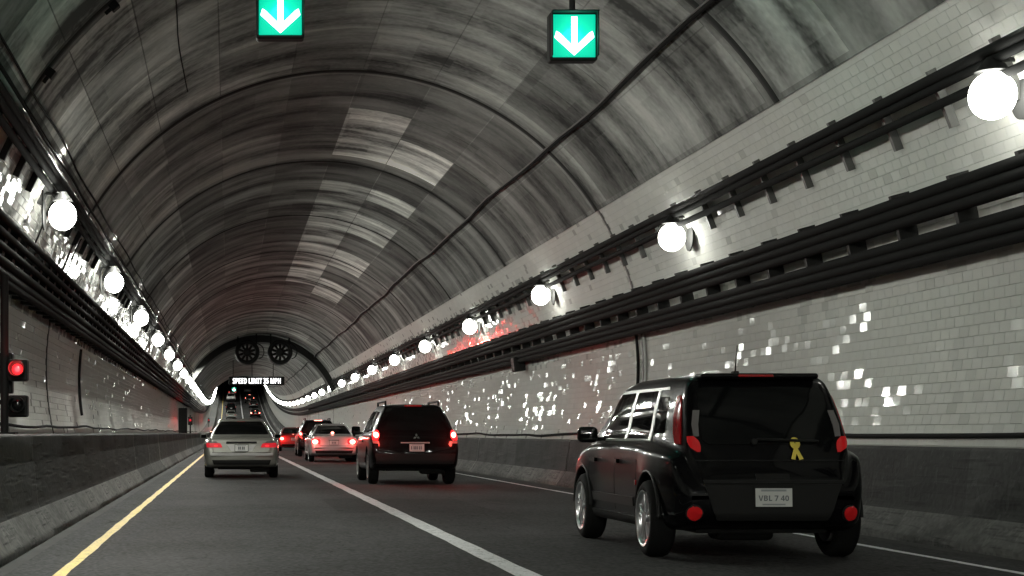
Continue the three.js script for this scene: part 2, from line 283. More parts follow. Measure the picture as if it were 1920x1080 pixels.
for (const [prof, nm, label, flip, cut, off] of [[BR, 'barrier_right', 'dark concrete barrier along the foot of the right wall', true, 5, 3.4], [BL, 'barrier_left', 'dark concrete barrier and walkway edge along the left wall', false, 5, 5.2]]) {
  const b = thing(nm === 'barrier_right' ? 'concrete_barrier' : 'concrete_barrier', label, 'barrier');
  let dd = D0 + off;
  const us = []; let acc = 0; prof.forEach((p, i) => { if (i) acc += Math.hypot(p[0] - prof[i - 1][0], p[1] - prof[i - 1][1]); us.push(acc); });
  while (dd < 420) {
    const len = 6.1, e = Math.min(dd + len, 420), ds = range(dd + 0.002, e - 0.002, 3), jog = 0.003 * gauss();
    const piece = (from, to) => sheet(Array.from({ length: to - from + 1 }, (_, i) => from + i), ds, (i, d) => [prof[i][0] + jog, prof[i][1] + elev(d), -d, us[i], d], flip);
    const k = Math.floor(rnd() * 5.4), f = clamp(Math.floor(rnd() * 4), 0, 3);
    const up = part('barrier_section', merge([piece(3, prof.length - 1)]), barrierMats[k], b);
    const g = part('barrier_foot', merge([piece(0, 3)]), litFootMats[f], b); up.userData.kind; g.userData.kind;
    dd = e;
  }
}

// ---------------------------------------------------------------- pipes, cables and racks on the walls
function alongTube(deg, inset, r, d0, d1, seg = 10, wobble = 0, step = 2.2, phase = 0) {
  const pts = range(d0, d1, step).map((d) => new THREE.Vector3(...ring(deg + wobble * (Math.sin(d * 0.9 + phase) * 0.5 + Math.sin(d * 2.3 + phase * 2) * 0.3 + Math.sin(d * 0.37 + phase) * 0.6), inset, d)));
  return new THREE.TubeGeometry(new THREE.CatmullRomCurve3(pts), pts.length * 2, r, seg);
}
function strap(a0, a1, d, w, t, inset0) {      // a flat bar that follows the wall
  return merge([sheet(range(a0, a1, 1.2), [d - w / 2, d + w / 2], (a, q) => ring(a, inset0 + t, q)), sheet(range(a0, a1, 1.2), [0, 1], (a, k) => ring(a, inset0 + k * t, d - w / 2)), sheet(range(a0, a1, 1.2), [0, 1], (a, k) => ring(a, inset0 + (1 - k) * t, d + w / 2)),
    sheet([0, 1], [d - w / 2, d + w / 2], (k, q) => ring(a0, inset0 + k * t, q)), sheet([0, 1], [d - w / 2, d + w / 2], (k, q) => ring(a1, inset0 + (1 - k) * t, q))]);
}
function rack(label, side, pipes, bracket, d0, d1, d2, pitch, mat0) {
  const t = thing('pipe_rack', label, 'pipe rack');
  for (const [ratio, r, inset, name, mat, wb] of pipes) part(name, alongTube(angleAt(side, ratio), inset, r, d0, d2, 10, wb ?? 0, 3, ratio * 50), mat ?? M.cable, t);
  const [ra, rb, w, th, ins] = bracket, a0 = angleAt(side, ra), a1 = angleAt(side, rb);
  let n = 0;
  for (let d = d0 + 0.4; d < d1 && n < 110; d += pitch, n++) part('bracket', strap(Math.min(a0, a1), Math.max(a0, a1), d, w, th, ins), mat0 ?? M.darkMetal, t);
  return t;
}
rack('upper row of three dark conduits on brackets at lamp height on the right wall', 1, [[0.503, 0.052, 0.16, 'conduit'], [0.488, 0.045, 0.16, 'conduit'], [0.462, 0.045, 0.16, 'conduit', M.cable, 0.05]], [0.518, 0.422, 0.06, 0.085, 0.01], 10.3, 150, 390, 1.33, M.greyCable);
rack('lower thick rack of black pipes in two bundles on the right wall', 1, [[0.342, 0.060, 0.2, 'pipe'], [0.326, 0.058, 0.21, 'pipe'], [0.310, 0.064, 0.2, 'pipe', M.cable, 0.03], [0.276, 0.060, 0.2, 'pipe'], [0.261, 0.058, 0.21, 'pipe'], [0.246, 0.060, 0.2, 'pipe', M.cable, 0.04]], [0.356, 0.240, 0.07, 0.2, 0.01], 10.1, 150, 390, 1.41);
rack('pair of thick dark conduits at lamp height below the ceiling edge on the left wall', -1, [[1.455, 0.055, 0.16, 'conduit'], [1.40, 0.055, 0.16, 'conduit'], [1.325, 0.05, 0.16, 'conduit']], [1.49, 1.19, 0.06, 0.085, 0.01], 13, 150, 390, 1.33);
rack('wide black cable rack with gaps between its cables on the left wall', -1, [[0.905, 0.048, 0.26, 'pipe'], [0.84, 0.045, 0.26, 'pipe'], [0.78, 0.045, 0.26, 'pipe'], [0.715, 0.06, 0.26, 'pipe'], [0.69, 0.05, 0.2, 'pipe'], [0.662, 0.06, 0.26, 'pipe'], [0.632, 0.055, 0.26, 'pipe']], [0.93, 0.615, 0.26, 0.2, 0.02], 14, 150, 390, 1.0);
// hand-laid cables
tag(part('ceiling_cable', alongTube(47.4, 0.08, 0.038, 10, 340, 10, 0.5, 2.6, 1), M.cable, scene), 'thick black cable sagging along the right side of the ceiling', 'cable');
{ const g = alongTube(47.8, 0.11, 0.012, 10, 200, 8, 0.5, 2.6, 1); tag(part('ceiling_cable_001', g, M.greyCable, scene), 'thin pale strip laid on the thick black ceiling cable as its highlight', 'cable'); }  // added pale tube that stands for the highlight along the cable
tag(part('wall_cable', alongTube(angleAt(1, -0.0065), 0.05, 0.026, 8, 160, 8, 0.32, 1.6, 2), M.cable, scene), 'thin wavy black cable just above the right barrier', 'cable');
tag(part('wall_cable_001', alongTube(angleAt(-1, 0.034), 0.05, 0.022, 14, 160, 8, 0.3, 1.6, 4), M.cable, scene), 'thin black cable just above the left barrier', 'cable');
tag(part('edge_cable', alongTube(148.6, 0.07, 0.02, 13, 160, 8, 0.25, 1.8, 1), M.cable, scene), 'lower of two thin cables along the left edge of the ceiling', 'cable');
tag(part('edge_cable_001', alongTube(146.6, 0.06, 0.016, 13, 160, 8, 0.3, 1.8, 3), M.cable, scene), 'upper of two thin cables along the left edge of the ceiling', 'cable');
tag(part('ceiling_wire', alongTube(121.5, 0.05, 0.009, 13, 27.5, 6, 0.3, 1.8, 5), M.cable, scene), 'thin wire along the left of the ceiling near the green arrow', 'wire');
for (const [deg, d, label] of [[143.2, 19.75, 'small dark box on the ceiling joint above the left conduits'], [131, 19.8, 'small dark box on the ceiling joint at the top edge of the view']]) {
  const g = thing('junction_box', label, 'junction box', ring(deg, 0.1, d)); g.rotation.z = rad(deg + 90);
  part('case', rbox(0.11, 0.1, 0.12, 0.012), M.dark, g); part('gland', rod(0.025, 0.1, 0.09, 0, 0, 'x'), M.dark, g);
}
{ const a = angleAt(1, 0.235), g = thing('junction_box', 'dark box hanging under the black pipe rack on the right wall', 'junction box', ring(a, 0.2, 41)); g.rotation.z = rad(a + 90);
  part('case', rbox(0.36, 0.26, 0.46, 0.02), M.darkMetal, g); part('lid', rbox(0.32, 0.02, 0.42, 0.008, 0, 0.135, 0), M.dark, g); }
// conduits that run down the left wall
for (const [a0, a1, d, label, mt] of [[188.5, 173, 35.6, 'short dark upright rail on the left wall beyond the joint', M.dark], [angleAt(-1, 0.9), angleAt(-1, 1.3), 29.9, 'thin dark cable dropping from the left lamps to the cable rack', M.cable], [angleAt(-1, 0.9), angleAt(-1, 1.3), 25.1, 'thin dark cable dropping from the nearest left lamp', M.cable]]) {
  const lo = Math.min(a0, a1), hi = Math.max(a0, a1), c = new THREE.CatmullRomCurve3(range(lo, hi, 1.5).map((a) => new THREE.Vector3(...ring(a, 0.05, d + (mt === M.cable ? 0.05 * Math.sin(a) : 0)))));
  tag(part(numbered('wall_conduit'), new THREE.TubeGeometry(c, 20, mt === M.cable ? 0.014 : 0.03, 8), mt, scene), label, 'conduit');
}
// conduit pair at the joint on the right wall
{ const t = thing('riser_conduit', 'pair of upright conduits on the right wall behind the black car', 'conduit');
  for (const [dd, mt] of [[29.2, M.steel], [29.75, M.dark]]) part('conduit', new THREE.TubeGeometry(new THREE.CatmullRomCurve3(range(-13.5, angleAt(1, 0.25), 1.5).map((a) => new THREE.Vector3(...ring(a, 0.045, dd)))), 20, 0.028, 8), mt, t); }

// ---------------------------------------------------------------- wall lamps
function makeLamp(side) {
  const g = new THREE.Group(), s = side;
  part('globe', new THREE.SphereGeometry(0.2, 24, 16).scale(1, 1.06, 1), globeMat, g);
  part('back_plate', rod(0.21, 0.02, s * 0.27, 0, 0, 'x', 28), M.darkMetal, g);
  part('cap', merge([new THREE.CylinderGeometry(0.10, 0.15, 0.07, 20).translate(0, 0.245, 0), new THREE.CylinderGeometry(0.05, 0.09, 0.06, 16).translate(0, 0.31, 0)]), M.darkMetal, g);
  part('arm', merge([rod(0.022, 0.26, s * 0.13, 0.32, 0, 'x'), rbox(0.03, 0.5, 0.12, 0.008, s * 0.285, 0.12, 0)]), M.darkMetal, g);
  const l = new THREE.SpotLight(LAMP_COLOR, LAMP, 0, 1.55, 0.22, 2); l.name = 'lamp_light'; l.target.position.set(-s, -0.45, 0); l.target.name = 'lamp_aim'; g.add(l.target); l.castShadow = true; l.shadow.radius = 9; l.shadow.mapSize.set(256, 256); g.add(l);
  return g;
}
const ord = ['nearest', 'second', 'third', 'fourth', 'fifth', 'sixth', 'seventh', 'eighth', 'ninth', 'tenth', 'eleventh', 'twelfth', 'thirteenth', 'fourteenth', 'fifteenth', 'sixteenth', 'seventeenth', 'eighteenth', 'nineteenth', 'twentieth'];
const protoLamp = { 1: makeLamp(1), [-1]: makeLamp(-1) };
for (const side of [1, -1]) {
  const X = side > 0 ? 6.75 : -2.40, H = side > 0 ? EYE + 2.985 : EYE + 3.13, first = side > 0 ? 14.62 : 23.8;
  for (let k = -6; k < 29; k++) {
    const d = first + 10.6 * k; if (d > 325) continue;
    const g = protoLamp[side].clone(); g.children.find((o) => o.isSpotLight).target = g.children.find((o) => o.name === 'lamp_aim'); g.name = numbered('wall_lamp'); g.position.set(X, H + elev(d), -d); scene.add(g);
    const where = side > 0 ? 'right' : 'left';
    const label = k < 0 ? `glowing round wall lamp on the ${where} wall out of view` : k < 20 ? `${ord[k]} glowing round lamp from the front in the row on the ${where} wall` : `small distant glowing lamp in the far end of the row on the ${where} wall`;
    tag(g, label, 'lamp', k < 0 ? `lamps on the ${where} wall behind the view` : k < 10 ? 'round lamps on the tunnel walls' : `distant lamps on the ${where} wall`);
  }
}

// ---------------------------------------------------------------- lane signals with green arrows
const arrowShape = (() => {
  const s = new THREE.Shape(), a = [[-0.032, 0.215], [0.032, 0.215], [0.032, -0.105], [0.165, 0.025], [0.205, 0.05], [0.225, -0.02], [0, -0.225], [-0.225, -0.02], [-0.205, 0.05], [-0.165, 0.025], [-0.032, -0.105]];
  a.forEach((p, i) => i ? s.lineTo(...p) : s.moveTo(...p)); return s;
})();
const arrowMat = std(lin(0.2, 0.6, 0.5), 0.4, 0, { emissive: lin(0.7, 1, 0.92), emissiveIntensity: 5 }), bloomLensMat = std(lin(0.01, 0.16, 0.12), 0.25, 0, { emissive: lin(0.0, 1, 0.62), emissiveIntensity: 0.5 });
function laneSignal(pos, label, drop, light) {
  const g = thing('lane_signal', label, 'lane signal', pos, 0, 'green arrow lane signals');
  part('case', merge([rbox(0.55, 0.56, 0.2, 0.03, 0, 0, -0.1), box(0.012, 0.5, 0.10, -0.262, 0.01, 0.05), box(0.012, 0.5, 0.10, 0.262, 0.01, 0.05), box(0.536, 0.012, 0.12, 0, 0.266, 0.06)]), M.dark, g);
  part('lens', rbox(0.49, 0.49, 0.02, 0.01, 0, 0, 0.004), bloomLensMat, g);  // lens face glows green in place of the bloom round the arrow
  part('arrow', new THREE.ExtrudeGeometry(arrowShape, { depth: 0.012, bevelEnabled: false }).translate(0, 0, 0.018), arrowMat, g);
  part('hanger', merge([rod(0.035, drop, 0, 0.29 + drop / 2, -0.1), box(0.2, 0.02, 0.16, 0, 0.3, -0.1)]), M.darkMetal, g);
  if (light) { const l = new THREE.PointLight(lin(0.05, 1, 0.66), light, 0, 2); l.name = 'signal_light'; l.position.set(0, 0, 0.12); l.castShadow = true; l.shadow.radius = 8; g.add(l); }
}
laneSignal([0.58, EYE + 4.77, -18.8], 'hanging signal with green down arrow over the left lane, cut by the top edge', 1.1, 1.2);
laneSignal([3.94, EYE + 4.54, -18.9], 'hanging signal with green down arrow over the right lane near the ceiling cable', 1.2, 1.2);
laneSignal([0.60, EYE + 4.72 + elev(212), -212], 'tiny distant green arrow signal over the left lane below the message sign', 1.1, 0);
laneSignal([3.98, EYE + 4.95 + elev(293), -293], 'tiny distant green signal over the right lane behind the message sign', 1.1, 0);

// ---------------------------------------------------------------- jet fans
function fan(x, label) {
  const d = 107.3, g = thing('jet_fan', label, 'fan', [x, EYE + 5.22, -d], 0, 'round fans under the ceiling');
  const prof = [[0.80, 0.9], [0.80, -0.75], [0.77, -0.9], [0.68, -0.92], [0.57, -0.84], [0.53, -0.7], [0.53, 0.9]].map(([r, z]) => new THREE.Vector2(r, z));
  part('casing', new THREE.LatheGeometry(prof, 40).rotateX(-Math.PI / 2), M.dark, g);
  part('hub', merge([new THREE.CylinderGeometry(0.27, 0.27, 0.5, 24).rotateX(Math.PI / 2).translate(0, 0, 0.3), new THREE.SphereGeometry(0.27, 24, 10).translate(0, 0, 0.55)]), M.darkMetal, g);
  for (let k = 0; k < 10; k++) { const b = new THREE.BoxGeometry(0.17, 0.32, 0.02).rotateY(0.6).translate(0, 0.40, 0.42).rotateZ(k * Math.PI / 5); part('blade', b, M.darkMetal, g); }
  part('hanger', merge([box(0.08, 0.7, 0.08, -0.6, 0.85, 0.5), box(0.08, 0.7, 0.08, 0.6, 0.85, 0.5), box(0.08, 0.7, 0.08, -0.6, 0.85, -0.5), box(0.08, 0.7, 0.08, 0.6, 0.85, -0.5)]), M.dark, g);
  part('cable_loop', new THREE.TubeGeometry(new THREE.CatmullRomCurve3([[0.62, 0.6], [0.98, 0.35], [1.08, -0.05], [0.95, -0.32], [0.74, -0.42]].map(([a, b]) => new THREE.Vector3(a, b, 0.5))), 20, 0.03, 8), M.dark, g);
}
fan(1.15, 'left of two round black jet fans under the ceiling'); fan(3.28, 'right of two round black jet fans under the ceiling');

// ---------------------------------------------------------------- message sign
const font = await new FontLoader().loadAsync('fonts/droid/droid_sans_bold.typeface.json');
{
  const d = 140, g = thing('message_sign', 'hanging black message sign lit with SPEED LIMIT 35 MPH', 'message sign', [2.32, EYE + 4.42, -d]);
  part('board', rbox(4.7, 0.72, 0.3, 0.03, 0, 0, -0.16), M.dark, g);
  const tg = new TextGeometry('SPEED LIMIT 35 MPH', { font, size: 0.40, depth: 0.02, curveSegments: 3 }); tg.computeBoundingBox(); const bb = tg.boundingBox, k = 4.06 / (bb.max.x - bb.min.x);
  tg.translate(-(bb.min.x + bb.max.x) / 2, -(bb.min.y + bb.max.y) / 2, 0).scale(k, 1.15, 1);
  part('lettering', tg, std(lin(0.6), 0.5, 0, { emissive: lin(1, 1, 1), emissiveIntensity: 2.4 }), g);
  for (const x of [-2.0, -0.4, 1.4]) part('hanger', rod(0.03, 1.7, x, 1.2, -0.1), M.dark, g);
}

// ---------------------------------------------------------------- red signal on the left walkway
{
  const g = thing('traffic_signal', 'black signal post with a lit red lamp on the left walkway', 'traffic signal', [-2.62, 1.07, -20.3]);
  part('post', merge([rod(0.05, 2.0, -0.14, 0.95, 0), box(0.3, 0.02, 0.3, -0.14, 0.01, 0)]), M.dark, g);
  const headShape = (y) => [rbox(0.24, 0.27, 0.2, 0.03, 0.03, y, 0), rod(0.028, 0.2, -0.1, y + 0.05, 0, 'x')];
  part('upper_head', headShape(0.78), M.dark, g); part('lower_head', headShape(0.34), M.dark, g);
  const visor = (y) => { const v = new THREE.CylinderGeometry(0.095, 0.095, 0.14, 20, 1, true, Math.PI * 0.15, Math.PI * 1.7); v.rotateX(Math.PI / 2).rotateZ(Math.PI); return v.translate(0.03, y, 0.16); };
  part('visor', visor(0.80), M.dark, g); part('visor', visor(0.36), M.dark, g);
  const lens = () => new THREE.SphereGeometry(0.066, 20, 12, 0, Math.PI * 2, 0, Math.PI / 2).scale(1, 0.35, 1).rotateX(Math.PI / 2);
  part('red_lamp', lens().translate(0.03, 0.79, 0.1), M.redMid, g); part('dark_lamp', lens().translate(0.03, 0.35, 0.1), M.glass, g);
  const l = new THREE.PointLight(lin(1, 0.05, 0.05), 1.5, 0, 2); l.name = 'signal_light'; l.position.set(0.03, 0.79, 0.2); l.castShadow = true; l.shadow.radius = 4; g.add(l);
  part('back_box', rbox(0.3, 0.5, 0.16, 0.02, -0.2, 0.75, -0.12), M.dark, g);
}
for (const [x, d, label] of [[-2.6, 110, 'small distant red signal post on the left walkway, nearer of two'], [-2.6, 209, 'small distant red signal post on the left walkway, farther of two']]) {
  const g = thing('traffic_signal', label, 'traffic signal', [x, 1.07 + elev(d), -d]);
  part('post', rod(0.05, 1.2, 0, 0.6, 0), M.dark, g); part('head', rbox(0.3, 0.55, 0.2, 0.03, 0, 0.82, 0), M.dark, g); part('red_lamp', new THREE.SphereGeometry(0.085, 12, 8).scale(1, 1, 0.4).translate(0, 0.86, 0.11), M.redDim, g);
  const l = new THREE.SpotLight(lin(1, 0.05, 0.04), 150, 0, 0.3, 0.5, 2); l.name = 'signal_light'; l.position.set(0, 0.86, 0.2); l.target.position.set(2.2, 0.9, 12); l.target.name = 'signal_aim'; g.add(l.target); l.castShadow = true; l.shadow.radius = 6; g.add(l);
}
{ const g = thing('equipment_cabinet', 'dark cabinet standing on the far left walkway', 'cabinet', [-2.75, 1.07, -98]); part('case', rbox(0.5, 1.5, 0.9, 0.03, 0, 0.75, 0), M.dark, g); part('door', rbox(0.42, 1.3, 0.02, 0.008, 0, 0.75, 0.46), M.darkMetal, g); }

// ---------------------------------------------------------------- cars
const evaluator = new Evaluator(); evaluator.attributes = ['position', 'normal', 'uv'];
function curve(pts) {                       // monotone piecewise cubic
  const n = pts.length, h = [], s = [], m = [];
  for (let i = 0; i + 1 < n; i++) { h[i] = pts[i + 1][0] - pts[i][0]; s[i] = (pts[i + 1][1] - pts[i][1]) / h[i]; }
  m[0] = s[0]; m[n - 1] = s[n - 2];
  for (let i = 1; i + 1 < n; i++) m[i] = s[i - 1] * s[i] <= 0 ? 0 : 2 * s[i - 1] * s[i] / (s[i - 1] + s[i]);
  return (x) => {
    if (x <= pts[0][0]) return pts[0][1]; if (x >= pts[n - 1][0]) return pts[n - 1][1];
    let i = 0; while (x > pts[i + 1][0]) i++;
    const t = (x - pts[i][0]) / h[i], t2 = t * t, t3 = t2 * t;
    return (2 * t3 - 3 * t2 + 1) * pts[i][1] + (t3 - 2 * t2 + t) * h[i] * m[i] + (-2 * t3 + 3 * t2) * pts[i + 1][1] + (t3 - t2) * h[i] * m[i + 1];
  };
}
function bodyShape(S) {
  const top = curve(S.top), plan = curve(S.plan), rw = curve(S.roof), bot = curve(S.bottom), beltC = curve(S.belt), L = S.length, W = S.width / 2;
  const us = [...new Set([0, 0.012, 0.03, 0.05, 0.08, ...range(0.11, 0.6, 0.035), ...range(0.66, L - 0.35, 0.1), ...range(L - 0.3, L - 0.03, 0.05), L - 0.012, L].map((u) => +u.toFixed(4)))].sort((a, b) => a - b);
  const half = (u) => {
    const t = top(u), b = bot(u), be = Math.min(beltC(u), t - 0.035), H = t - be, hw = W * plan(u), r = Math.min(rw(u), hw * 0.97), q = S.tuck ?? 0.93;
    const c = [[0, b], [hw * 0.5, b], [hw * 0.86, b + 0.005], [hw * 0.955, b + 0.05], [hw * 0.985, b + 0.16], [hw, lerp(b, be, 0.55)], [hw * 0.992, lerp(b, be, 0.82)], [hw * 0.972, be - 0.015], [lerp(hw * q, r, 0.05), be + 0.06 * H + 0.012], [lerp(hw * q, r, 0.48), be + 0.5 * H], [r * 1.0, be + 0.86 * H], [r * 0.93, be + 0.945 * H], [r * 0.75, be + 0.98 * H], [r * 0.4, be + 0.996 * H], [0, t]];
    const k = new THREE.CatmullRomCurve3(c.map(([x, y]) => new THREE.Vector3(x, y, 0)), false, 'centripetal', 0.5), out = [];
    for (let i = 0; i <= 44; i++) { const p = k.getPoint(i / 44); out.push([Math.max(0, p.x), p.y]); }
    out[0][0] = 0; out[44][0] = 0; return out;
  };
  const pos = [], idx = [], n = 88;
  for (const u of us) { const h = half(u); for (let i = 0; i <= 44; i++) pos.push(h[i][0], h[i][1], -u); for (let i = 43; i > 0; i--) pos.push(-h[i][0], h[i][1], -u); }
  for (let j = 0; j + 1 < us.length; j++) for (let i = 0; i < n; i++) { const a = j * n + i, b = j * n + (i + 1) % n, c = a + n, e = b + n; idx.push(a, c, b, b, c, e); }
  for (const [j, f] of [[0, 1], [us.length - 1, -1]]) {
    const h0 = bot(us[j]), h1 = top(us[j]), c = pos.length / 3; pos.push(0, (h0 + h1) / 2, -us[j]);
    for (let i = 0; i < n; i++) { const a = j * n + i, b = j * n + (i + 1) % n; if (f > 0) idx.push(c, a, b); else idx.push(c, b, a); }
  }
  const g = new THREE.BufferGeometry(); g.setAttribute('position', new THREE.Float32BufferAttribute(pos, 3)); g.setIndex(idx); g.computeVertexNormals();
  g.setAttribute('uv', new THREE.Float32BufferAttribute(pos.flatMap((_, i) => i % 3 ? [] : [pos[i + 2], pos[i + 1]]), 2));
  return g;
}
function carve(g, S) {
  let a = new Brush(toCreasedNormals(g.clone(), 0.7)); a.updateMatrixWorld();
  for (const u of S.axles) for (const s of [-1, 1]) {
    const c = new Brush(new THREE.CylinderGeometry(S.wheel + 0.055, S.wheel + 0.055, 0.42, 36).rotateZ(Math.PI / 2).translate(s * (S.width / 2 - 0.11), S.wheel + 0.015, -u)); c.updateMatrixWorld();
    a = evaluator.evaluate(a, c, SUBTRACTION); a.updateMatrixWorld();
  }
  return a.geometry;
}
// a patch laid on the body: rows of [v, from, to]; axis z looks at the rear, axis x at the side s
function patcher(g) {
  const bvh = new MeshBVH(g.clone()), ray = new THREE.Ray();
  return (rows, nu, axis, s = 1, proud = 0.006, sub = 4, deep = 0.02) => {
    const R2 = []; for (let j = 0; j + 1 < rows.length; j++) for (let k = 0; k < sub; k++) { const t = k / sub; R2.push(rows[j].map((v, i) => lerp(v, rows[j + 1][i], t))); } R2.push(rows[rows.length - 1]);
    const P = [], N = [], I = [], m = R2.length; let last = 0;
    const find = (a, b) => {
      if (axis === 'z') { ray.origin.set(a, b, 4); ray.direction.set(0, 0, -1); } else if (axis === 'f') { ray.origin.set(a, b, -9); ray.direction.set(0, 0, 1); } else { ray.origin.set(s * 4, b, a); ray.direction.set(-s, 0, 0); }
      const h = bvh.raycastFirst(ray, THREE.DoubleSide); return h;
    };
    const grid = R2.map(([v, a0, a1]) => Array.from({ length: nu + 1 }, (_, i) => { const a = lerp(a0, a1, i / nu), h = find(axis === 'x' ? -a : a, v); return h ? h.point.clone() : null; }));
    for (let j = 0; j < m; j++) for (let i = 0; i <= nu; i++) if (!grid[j][i]) {       // beyond the outline: nearest found neighbour
      let best = null, bd = 1e9; for (let b = 0; b < m; b++) for (let c = 0; c <= nu; c++) if (grid[b][c]?.isVector3 && !grid[b][c].fake) { const dd = (b - j) ** 2 + (c - i) ** 2; if (dd < bd) { bd = dd; best = grid[b][c]; } }
      if (best) { grid[j][i] = best.clone(); grid[j][i].fake = true; }
    }
    if (!grid[0][0]) throw new Error('patch off the body');
    const nrm = (j, i) => { const a = grid[Math.min(m - 1, j + 1)][i], b = grid[Math.max(0, j - 1)][i], c = grid[j][Math.min(nu, i + 1)], e = grid[j][Math.max(0, i - 1)]; const v = new THREE.Vector3().subVectors(a, b).cross(new THREE.Vector3().subVectors(c, e)); if (v.lengthSq() < 1e-14) v.set(axis === 'x' ? s : 0, 0, axis === 'z' ? 1 : axis === 'f' ? -1 : 0); v.normalize(); const k = axis === 'x' ? v.x * s : axis === 'z' ? v.z : -v.z; if (k < 0) v.negate(); return v; };
    const add = (p) => { P.push(p.x, p.y, p.z); return P.length / 3 - 1; };
    const face = [], under = [];
    for (let j = 0; j < m; j++) { face[j] = []; under[j] = []; for (let i = 0; i <= nu; i++) { const v = nrm(j, i); face[j][i] = add(grid[j][i].clone().addScaledVector(v, proud)); } }
    const flip = (() => { const a = new THREE.Vector3().fromArray(P, face[0][0] * 3), b = new THREE.Vector3().fromArray(P, face[0][nu] * 3), c = new THREE.Vector3().fromArray(P, face[m - 1][0] * 3), v = b.sub(a).cross(c.sub(a)); return (axis === 'x' ? v.x * s : axis === 'z' ? v.z : -v.z) < 0; })();
    const quad = (a, b, c, e) => flip ? I.push(a, c, b, b, c, e) : I.push(a, b, c, b, e, c);
    for (let j = 0; j + 1 < m; j++) for (let i = 0; i < nu; i++) quad(face[j][i], face[j][i + 1], face[j + 1][i], face[j + 1][i + 1]);
    const loop = []; for (let i = 0; i <= nu; i++) loop.push([0, i]); for (let j = 1; j < m; j++) loop.push([j, nu]); for (let i = nu - 1; i >= 0; i--) loop.push([m - 1, i]); for (let j = m - 2; j > 0; j--) loop.push([j, 0]);
    const e1 = loop.map(([j, i]) => add(grid[j][i].clone().addScaledVector(nrm(j, i), proud))), e2 = loop.map(([j, i]) => add(grid[j][i].clone().addScaledVector(nrm(j, i), -deep)));
    for (let k = 0; k < loop.length; k++) { const n = (k + 1) % loop.length; if (flip) I.push(e1[k], e1[n], e2[k], e1[n], e2[n], e2[k]); else I.push(e1[k], e2[k], e1[n], e1[n], e2[k], e2[n]); }
    const o = new THREE.BufferGeometry(); o.setAttribute('position', new THREE.Float32BufferAttribute(P, 3)); o.setIndex(I); o.computeVertexNormals(); o.setAttribute('uv', new THREE.Float32BufferAttribute(new Float32Array(P.length / 3 * 2), 2)); return o;
  };
}
const roundRows = (s, cx, cy, rx, ry) => Array.from({ length: 9 }, (_, k) => { const q = -Math.cos(k * Math.PI / 8), w = rx * Math.sqrt(Math.max(1 - q * q, 1e-4)); return [cy + q * ry, s * cx - w, s * cx + w]; });
function addWheels(car, S, spokes = 10) {
  const r = S.wheel, w = S.tyre ?? 0.215, rr = S.rim ?? r * 0.66;
  const tp = [[rr, -w / 2 + 0.02], [rr + 0.02, -w / 2], [r - 0.045, -w / 2], [r - 0.012, -w / 2 + 0.022], [r, -w / 2 + 0.055], [r, w / 2 - 0.055], [r - 0.012, w / 2 - 0.022], [r - 0.045, w / 2], [rr + 0.02, w / 2], [rr, w / 2 - 0.02], [rr - 0.02, 0], [rr, -w / 2 + 0.02]].map(([a, b]) => new THREE.Vector2(a, b));
  const tyre = new THREE.LatheGeometry(tp, 36).rotateZ(Math.PI / 2);
  const rimParts = [new THREE.LatheGeometry([[rr + 0.012, w / 2 + 0.004], [rr - 0.012, w / 2 + 0.002], [rr - 0.03, w / 2 - 0.05], [rr - 0.035, -w / 2]].map(([a, b]) => new THREE.Vector2(a, b)), 36).rotateZ(-Math.PI / 2), new THREE.CylinderGeometry(0.06, 0.065, 0.05, 20).rotateZ(Math.PI / 2).translate(w / 2 - 0.03, 0, 0)];
  for (let k = 0; k < spokes; k++) { const a = (Math.floor(k / 2) * 2 * Math.PI / (spokes / 2)) + (k % 2 ? 0.17 : -0.17); rimParts.push(new RoundedBoxGeometry(0.035, rr - 0.05, 0.034, 2, 0.01).translate(w / 2 - 0.03, rr / 2 + 0.02, 0).rotateX(a)); }
  const rimG = merge(rimParts), disc = new THREE.CylinderGeometry(rr - 0.04, rr - 0.04, 0.02, 28).rotateZ(Math.PI / 2).translate(0.01, 0, 0);
  for (const u of S.axles) for (const s of [-1, 1]) {
    const g = new THREE.Group(); g.name = 'wheel'; g.position.set(s * (S.width / 2 - w / 2 - (S.inset ?? 0.02)), r, -u); if (s < 0) g.rotation.y = Math.PI; car.add(g);
    part('tyre', tyre, M.rubber, g); part('rim', rimG, S.rimMat ?? M.rim, g); part('brake_disc', disc, M.rimDark, g);
  }
  part('underbody', merge([box(S.width * 0.62, 0.1, S.length * 0.86, 0, S.bottomY + 0.04, -S.length / 2), rod(0.045, S.width * 0.7, 0, r, -S.axles[0], 'x'), rbox(0.5, 0.16, 0.3, 0.05, S.muffler ?? 0.3, S.bottomY + 0.0, -0.55)]), M.dark, car);
}
function plateTex(marks, text) {
  const c = document.createElement('canvas'); c.width = 128; c.height = 64; const x = c.getContext('2d');
  x.fillStyle = '#c9cac6'; x.fillRect(0, 0, 128, 64); x.fillStyle = '#8f9294'; x.fillRect(20, 4, 88, 7); x.fillRect(24, 54, 80, 5);
  if (text) { x.fillStyle = '#5b5e62'; x.font = 'bold 27px sans-serif'; x.textAlign = 'center'; x.fillText(text, 64, 44); }
  x.fillStyle = '#4a4d52'; for (const [a, b, w, h] of marks) x.fillRect(a, b, w, h);
  x.globalAlpha = 0.45; x.fillStyle = '#9a9c9c'; for (const [a, b, w, h] of marks) x.fillRect(a + 3, b + 5, w - 6, h - 12);
  const t = new THREE.CanvasTexture(c); t.colorSpace = THREE.SRGBColorSpace; return t;
}
